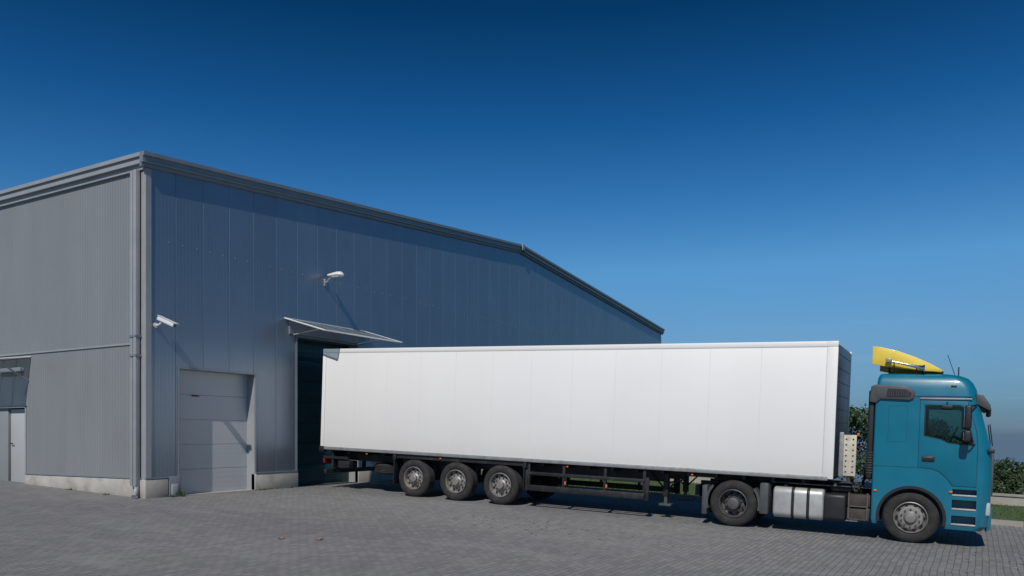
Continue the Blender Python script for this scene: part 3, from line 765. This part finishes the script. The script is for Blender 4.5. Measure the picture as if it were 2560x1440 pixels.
for side in (0, 1):
    ya, yb = (-.010, .004) if side == 0 else (TW-.004, TW+.010)
    b = B(); b.prism(DOOR, ya, yb, M_teal, bev=.004); d = b.obj('door', T)
    c = cutter(lambda b: b.prism(WIN, -.5, 3.0, M_black)); c.parent = T; boolean(d, c); kill(c)
    b = B()
    n = len(DOOR)
    ys = -.003 if side == 0 else TW+.003
    outl = []
    for i, p in enumerate(DOOR):
        a = Vector(DOOR[i-1]); q = Vector(p); e = Vector(DOOR[(i+1) % n])
        d1 = (q-a).normalized(); d2 = (e-q).normalized(); nn = (Vector((-d1.y, d1.x))+Vector((-d2.y, d2.x)))
        nn.normalize(); outl.append((q.x+nn.x*.010, q.y+nn.y*.010))
    b.raw([(p[0],ys,p[1]) for p in outl]+[(p[0],ys,p[1]) for p in DOOR], [(i,(i+1)%n,n+(i+1)%n,n+i) for i in range(n)], M_black)
    b.obj('door_seal', d, recalc=False)
    b = B(); y0, y1 = (-.035,-.008) if side == 0 else (TW+.008, TW+.035)
    b.box(15.06,15.28,y0,y1,1.60,1.70,M_black,.012); b.box(15.08,15.24,y0-.01 if side==0 else y0, y1 if side==0 else y1+.01,1.655,1.685,M_greypl,.008); b.obj('handle', d)
b = B(); b.box(14.205,15.90,-.002,.004,2.835,2.85,M_black); b.obj('roof_seam', T)
b = B(); b.box(14.205,14.98,-.002,.003,1.464,1.472,M_tealline); b.obj('body_seam', T)
b = B()
for (x0,x1,z0,z1) in ((14.45,14.78,1.95,1.954),(14.45,14.78,2.65,2.654),(14.45,14.454,1.954,2.65),(14.776,14.78,1.954,2.65)):
    b.box(x0,x1,-.0020,.003,z0,z1,M_tealline)
b.obj('side_hatch', T)
b = B(); b.box(14.99,15.86,-.022,.006,2.785,2.815,M_rail,.006); b.obj('rain_gutter', T)
for y0, y1 in ((-.022, .55), (TW-.55, TW+.022)):
    b = B(); b.revolve([(.555,y0),(.61,y0),(.61,y0+.03),(.592,y0+.03),(.592,y1),(.555,y1),(.555,y0)], M_black, 36, math.radians(-12), math.radians(192), c=(ARC[0],0,ARC[1])); b.obj('wheel_arch', T)
for i, z in enumerate((.42, .71, .97)):
    b = B(); b.box(15.60,16.00,-.012,.21,z,z+.03,M_alu,.004)
    for q in range(5): b.box(15.63+q*.075,15.68+q*.075,-.008,.16,z+.03,z+.036,M_rimdark)
    b.obj('step', T)
b = B(); b.prism([(16.18,.3),(16.26,.36),(16.27,.75),(16.20,.80)], .3, TW-.3, M_teal, bev=.01); b.obj('front_bumper', T)
b = B(); b.box(16.22,16.275,.45,TW-.45,1.0,1.8,M_greypl,.02)
for i in range(7): b.box(16.27,16.285,.5,TW-.5,1.05+i*.1,1.09+i*.1,M_black,.004)
b.obj('grille', T)
for y in (.07, TW-.49):
    b = B(); b.box(16.06,16.235,y,y+.42,.62,.88,M_lens,.04,3); b.obj('headlight', T)
for (s, z) in ((15.575,1.04),(14.27,.98)):
    b = B(); b.box(s-.03,s+.03,-.025,0,z-.02,z+.02,M_orange,.008); b.obj('marker_lamp', T)
b = B(); b.prism([(15.93,2.72),(16.14,2.60),(16.17,2.62),(16.16,2.70),(16.04,2.88),(15.92,2.90)], .06, TW-.06, M_greypl, bev=.012); b.obj('sun_visor', T)
b = B(); b.box(14.3,15.9,.08,TW-.08,1.76,1.80,M_seat); b.prism([(15.75,1.8),(15.85,2.05),(16.02,2.05),(16.08,1.8)], .12, TW-.12, M_seat); b.box(14.25,14.3,.08,TW-.08,1.8,2.8,M_seat); b.obj('cab_interior', T)
for y in (.3, 1.7):
    b = B(); b.box(14.75,15.25,y,y+.5,1.8,1.98,M_seat,.05,3); b.box(14.7,14.86,y,y+.5,1.9,2.5,M_seat,.05,3); b.box(14.72,14.83,y+.12,y+.38,2.5,2.68,M_seat,.04,3); b.obj('seat', T)
b = B()
pts = [Vector((15.58,1.95,2.1))+Vector((math.cos(t)*.08, math.sin(t)*.21, math.cos(t)*.19)) for t in [2*math.pi*i/24 for i in range(25)]]
b.tube(pts, .015, M_black, 6); b.tube([(15.58,1.95,2.1),(15.85,1.95,1.95)], .03, M_black); b.obj('steering_wheel', T)
b = B()
b.prism([(14.10,2.72),(14.12,3.02),(14.2,3.06),(14.75,3.04),(14.90,2.93),(14.88,2.80),(14.8,2.76),(14.3,2.78),(14.22,2.70)], -.05, .22, M_greypl, bev=.02)
b.obj('air_intake', T)
b = B()
b.prism([(14.40,2.82),(14.42,2.98),(14.74,2.97),(14.84,2.90),(14.82,2.83)], -.056, -.048, M_black)
for i in range(9): b.box(14.44+i*.043,14.45+i*.043,-.062,-.055,2.84,2.965,M_greypl)
b.obj('intake_grille', T)
b = B(); b.box(14.08,14.19,.02,.30,1.2,2.95,M_black,.03,3)
for i in range(9): b.box(14.07,14.2,.015,.31,1.3+i*.05,1.325+i*.05,M_black,.008)
b.obj('air_duct', T)
DX = -.14
top = [(14.24,3.84),(14.40,3.815),(14.7,3.735),(15.0,3.62),(15.25,3.50),(15.42,3.40),(15.50,3.345)]
bot = [(15.46,3.325),(15.1,3.35),(14.8,3.39),(14.5,3.43),(14.24,3.48)]
top = [(x+DX, z) for x, z in top]; bot = [(x+DX, z) for x, z in bot]
b = B()
for y0, y1 in ((.22,.26),(TW-.26,TW-.22)): b.prism(top+bot, y0, y1, M_yellow, bev=.006)
n = len(top); vs = [(x, .24, z-.004) for x, z in top]+[(x, TW-.24, z-.004) for x, z in top]+[(x, .24, z-.03) for x, z in top]+[(x, TW-.24, z-.03) for x, z in top]
fs = []
for i in range(n-1): fs += [(i,i+1,n+i+1,n+i),(2*n+i,3*n+i,3*n+i+1,2*n+i+1)]
fs += [(0,n,3*n,2*n),(n-1,3*n-1,4*n-1,2*n-1)]
b.raw(vs, fs, M_yellow); b.obj('roof_deflector', T)
b = B()
for s in (14.4, 15.0):
    for y in (.45, TW-.45): b.cyl((s,y,3.2),(s,y,3.5),.015,M_black,8)
b.cyl((14.4,.40,3.36),(14.4,TW-.4,3.36),.02,M_black,8); b.cyl((15.0,.40,3.36),(15.0,TW-.4,3.36),.02,M_black,8)
b.obj('deflector_bracket', T)
b = B()
prof = [(0,.018),(.30,.024),(.52,.035),(.60,.052),(.64,.08)]
seg = 16; vs = []
for (u, r) in prof:
    for i in range(seg):
        t = 2*math.pi*i/seg; vs.append((14.40+u, .13+math.cos(t)*r, 3.54+math.sin(t)*r-u*.24))
fs = [(j*seg+i, j*seg+(i+1)%seg, (j+1)*seg+(i+1)%seg, (j+1)*seg+i) for j in range(len(prof)-1) for i in range(seg)]+[tuple(range(seg))]
b.raw(vs, fs, M_chrome); b.box(14.35,14.46,.08,.18,3.50,3.59,M_rail,.02); b.cyl((14.5,.13,3.50),(14.50,.28,3.2),.012,M_black,6); b.cyl((14.9,.13,3.41),(14.9,.25,3.15),.012,M_black,6)
b.obj('horn', T)
for (p, q, r) in (((15.58,.35,3.2),(15.42,.33,3.66),.006), ((15.62,.8,3.2),(15.62,.8,3.46),.012)):
    b = B(); b.cyl(p, q, r, M_black, 6); b.obj('antenna', T)
b = B(); b.box(15.50,15.60,.03,.12,3.02,3.06,M_black,.01); b.obj('roof_marker', T)
for sd in (0, 1):
    def Y(y): return y if sd == 0 else TW-y
    MR = empty('mirror', T)
    def bx(b, x0,x1,y0,y1,z0,z1,mt,bv): b.box(x0,x1,min(Y(y0),Y(y1)),max(Y(y0),Y(y1)),z0,z1,mt,bv,3)
    b = B(); bx(b, 15.74,15.86,-.36,-.14,2.24,2.68,M_black,.035); bx(b, 15.74,15.86,-.35,-.15,2.00,2.21,M_black,.03); b.obj('housing', MR)
    b = B(); bx(b, 15.732,15.742,-.34,-.16,2.27,2.65,M_chrome,.004); bx(b, 15.732,15.742,-.33,-.17,2.03,2.18,M_chrome,.004); b.obj('mirror_glass', MR)
    b = B(); b.tube([(15.94,Y(.03),2.70),(15.84,Y(-.18),2.66),(15.82,Y(-.25),2.6)], .018, M_black); b.obj('arm', MR)
    b = B(); b.tube([(15.94,Y(.02),1.95),(15.88,Y(-.12),1.95),(15.82,Y(-.25),2.04)], .018, M_black); b.obj('arm', MR)
b = B(); b.box(16.10,16.18,.18,.42,2.48,2.66,M_black,.03,3); b.tube([(16.0,.3,2.72),(16.1,.28,2.74),(16.14,.3,2.62)], .014, M_black); b.obj('front_mirror', T)
b = B(); b.box(15.35,15.55,-.2,-.06,2.60,2.68,M_black,.02,3); b.tube([(15.45,0,2.74),(15.45,-.1,2.68)], .012, M_black); b.obj('kerb_mirror', T)
for y in (.8, 1.6):
    b = B(); b.tube([(16.25,y,1.93),(16.19,y-.05,2.35)], .01, M_black, 6); b.obj('wiper', T)
b = B(); b.box(16.14,16.26,.02,.2,1.80,1.88,M_black,.02); b.obj('grab_handle', T)

# ------------------------------------------------------------------ bushes / trees
def leafy(name, h, w, n, seed):
    rnd = random.Random(seed)
    R = empty(name)
    b = B()
    b.tube([(0,0,-.1),(.05,.02,h*.25),(-.03,.05,h*.5),(.02,0,h*.8)], .06*h/3, M_bark, 8)
    for i in range(7):
        a = rnd.uniform(0,6.28); z0 = rnd.uniform(.15,.5)*h; r = w*rnd.uniform(.3,.7)
        b.tube([(0,0,z0),(math.cos(a)*r*.5,math.sin(a)*r*.5,z0+h*.15),(math.cos(a)*r,math.sin(a)*r,z0+h*.3)], .02*h/3, M_bark, 6)
    b.obj('trunk', R)
    b = B(); blobs = []
    for i in range(16):
        a = rnd.uniform(0,6.28); rr = w*math.sqrt(rnd.random())*.75; z = rnd.uniform(.18,.85)*h
        k = 1-.45*abs(z/h-.45)*2*.6
        blobs.append((Vector((math.cos(a)*rr*k, math.sin(a)*rr*k, z)), rnd.uniform(.22,.42)*w))
    blobs.append((Vector((0,0,h*.85)), .25*w))
    for i in range(n):
        c, r = rnd.choice(blobs); d = Vector((rnd.gauss(0,1),rnd.gauss(0,1),rnd.gauss(0,1))).normalized()
        p = c+d*r*rnd.uniform(.6,1.12)
        if p.z < .02: p.z = .02+rnd.random()*.2
        s = rnd.uniform(.04,.10); u = Vector((rnd.gauss(0,1),rnd.gauss(0,1),rnd.gauss(0,1))).normalized(); v = u.cross(d+Vector((.01,0,0))).normalized()
        u = v.cross(d).normalized()*.6+d*.3
        b.raw([p-u*s, p+v*s*.6, p+u*s, p-v*s*.6], [(0,1,2,3)], M_leaf)
    b.obj('crown', R, recalc=False)
    return R
def copytree(R, loc, sc, rz, label, cat, group):
    c = R.copy(); COL.objects.link(c); c.location = loc; c.scale = (sc,sc,sc*1.0); c.rotation_euler = (0,0,rz)
    for ch in R.children:
        k = ch.copy(); COL.objects.link(k); k.parent = c
    tag(c, label, cat, group); return c
t1 = leafy('tree', 3.4, 1.7, 7000, 3); t1.location = (34.5, 4.4, gz(34.5,4)); tag(t1, 'leafy green tree behind the low wall', 'tree', 'trees behind the low wall')
for (x, y, s) in ((36.5,7.2,1.0),(34.0,1.9,.85),(37,10.5,1.05),(33.5,12.5,1.0),(39.5,15,1.1)):
    copytree(t1, (x,y,gz(x,y)), s, random.uniform(0,6), 'leafy green tree behind the low wall', 'tree', 'trees behind the low wall')
b1 = leafy('bush', 1.5, 1.3, 5000, 11); b1.location = (33.2,-.9,gz(33.2,-.9)-.15); b1.scale = (.85,.85,.85); tag(b1, 'low green bush behind the low wall', 'bush', 'bushes behind the low wall')
for (x, y, s) in ((36,.4,.95),(35,-2.7,.85),(39,-1.2,1.1),(38.5,-4.3,1.1),(31.8,2.6,.9),(31.5,5.8,1.),(31.6,9.4,1.1),(43,-3.0,1.3),(47,-6,1.4),(46,.5,1.4)):
    copytree(b1, (x,y,gz(x,y)-.05), s, random.uniform(0,6), 'low green bush behind the low wall', 'bush', 'bushes behind the low wall')

# ------------------------------------------------------------------ light
d = Vector((1.1,.27,-1.14)).normalized()
sl = bpy.data.lights.new('Sun','SUN'); sl.energy = 3.4; sl.angle = math.radians(.5); sl.color = (1,.955,.90)
so = bpy.data.objects.new('sun_lamp', sl); COL.objects.link(so); so.rotation_euler = d.to_track_quat('-Z','Y').to_euler(); so.location = (-20,-5,30)
elev = math.asin(-d.z); az = math.atan2(-d.x, -d.y)
wd = bpy.data.worlds.new('World'); scene.world = wd; wd.use_nodes = True; nt = wd.node_tree; nt.nodes.clear()
out = N(nt,'ShaderNodeOutputWorld'); bg = N(nt,'ShaderNodeBackground'); bg.inputs[1].default_value = .1
sky = N(nt,'ShaderNodeTexSky'); sky.sky_type = 'NISHITA'; sky.sun_disc = False; sky.sun_elevation = elev; sky.sun_rotation = az % (2*math.pi)
sky.altitude = 800; sky.air_density = 1.0; sky.dust_density = .4; sky.ozone_density = 5
tc = N(nt,'ShaderNodeTexCoord'); sp = N(nt,'ShaderNodeSeparateXYZ'); L(nt, tc.outputs['Generated'], sp.inputs[0])
mx = N(nt,'ShaderNodeMath',operation='MAXIMUM'); L(nt, sp.outputs[2], mx.inputs[0]); mx.inputs[1].default_value = .0
cb = N(nt,'ShaderNodeCombineXYZ'); L(nt, sp.outputs[0], cb.inputs[0]); L(nt, sp.outputs[1], cb.inputs[1]); L(nt, mx.outputs[0], cb.inputs[2])
L(nt, cb.outputs[0], sky.inputs[0])
r = N(nt,'ShaderNodeValToRGB'); L(nt, mx.outputs[0], r.inputs[0])
e = r.color_ramp.elements; e[0].position = 0; e[0].color = (.14,.22,.38,1); e[1].position = 1; e[1].color = (.03,.22,.36,1)
for p, c in ((.045,(.26,.39,.53)),(.11,(.42,.60,.70)),(.20,(.44,.80,.92)),(.28,(.22,.62,.84)),(.36,(.08,.44,.69)),(.47,(.02,.24,.40))):
    q = e.new(p); q.color = (*c,1)
col = mixcol(nt, 1, sky.outputs[0], r.outputs[0], 'MULTIPLY')
# faint high cirrus low over the horizon
cn = noise(nt, tc.outputs['Generated'], 3.0, 6, .6, stretch=(1.0, 1.0, 14.0))
cm = ramp(nt, cn, .52, .78, (0,0,0), (.10,.10,.10))
zr = N(nt,'ShaderNodeMapRange'); L(nt, sp.outputs[2], zr.inputs[0]); zr.inputs[1].default_value = .20; zr.inputs[2].default_value = .08; zr.inputs[3].default_value = 0; zr.inputs[4].default_value = 1
cf = N(nt,'ShaderNodeMath',operation='MULTIPLY'); L(nt, cm, cf.inputs[0]); L(nt, zr.outputs[0], cf.inputs[1])
col = mixcol(nt, cf.outputs[0], col, (5.5,6.0,6.5))
L(nt, col, bg.inputs[0]); L(nt, bg.outputs[0], out.inputs[0])

# ------------------------------------------------------------------ camera
cam = bpy.data.cameras.new('Camera'); co = bpy.data.objects.new('Camera', cam); COL.objects.link(co)
co.location = (0,0,1.45); co.rotation_euler = (math.radians(90),0,math.radians(-60))
cam.sensor_width = 36; cam.lens = 2006/2560*36; cam.shift_y = (1090-720)/2560; cam.clip_end = 5000; cam.clip_start = .1
scene.camera = co
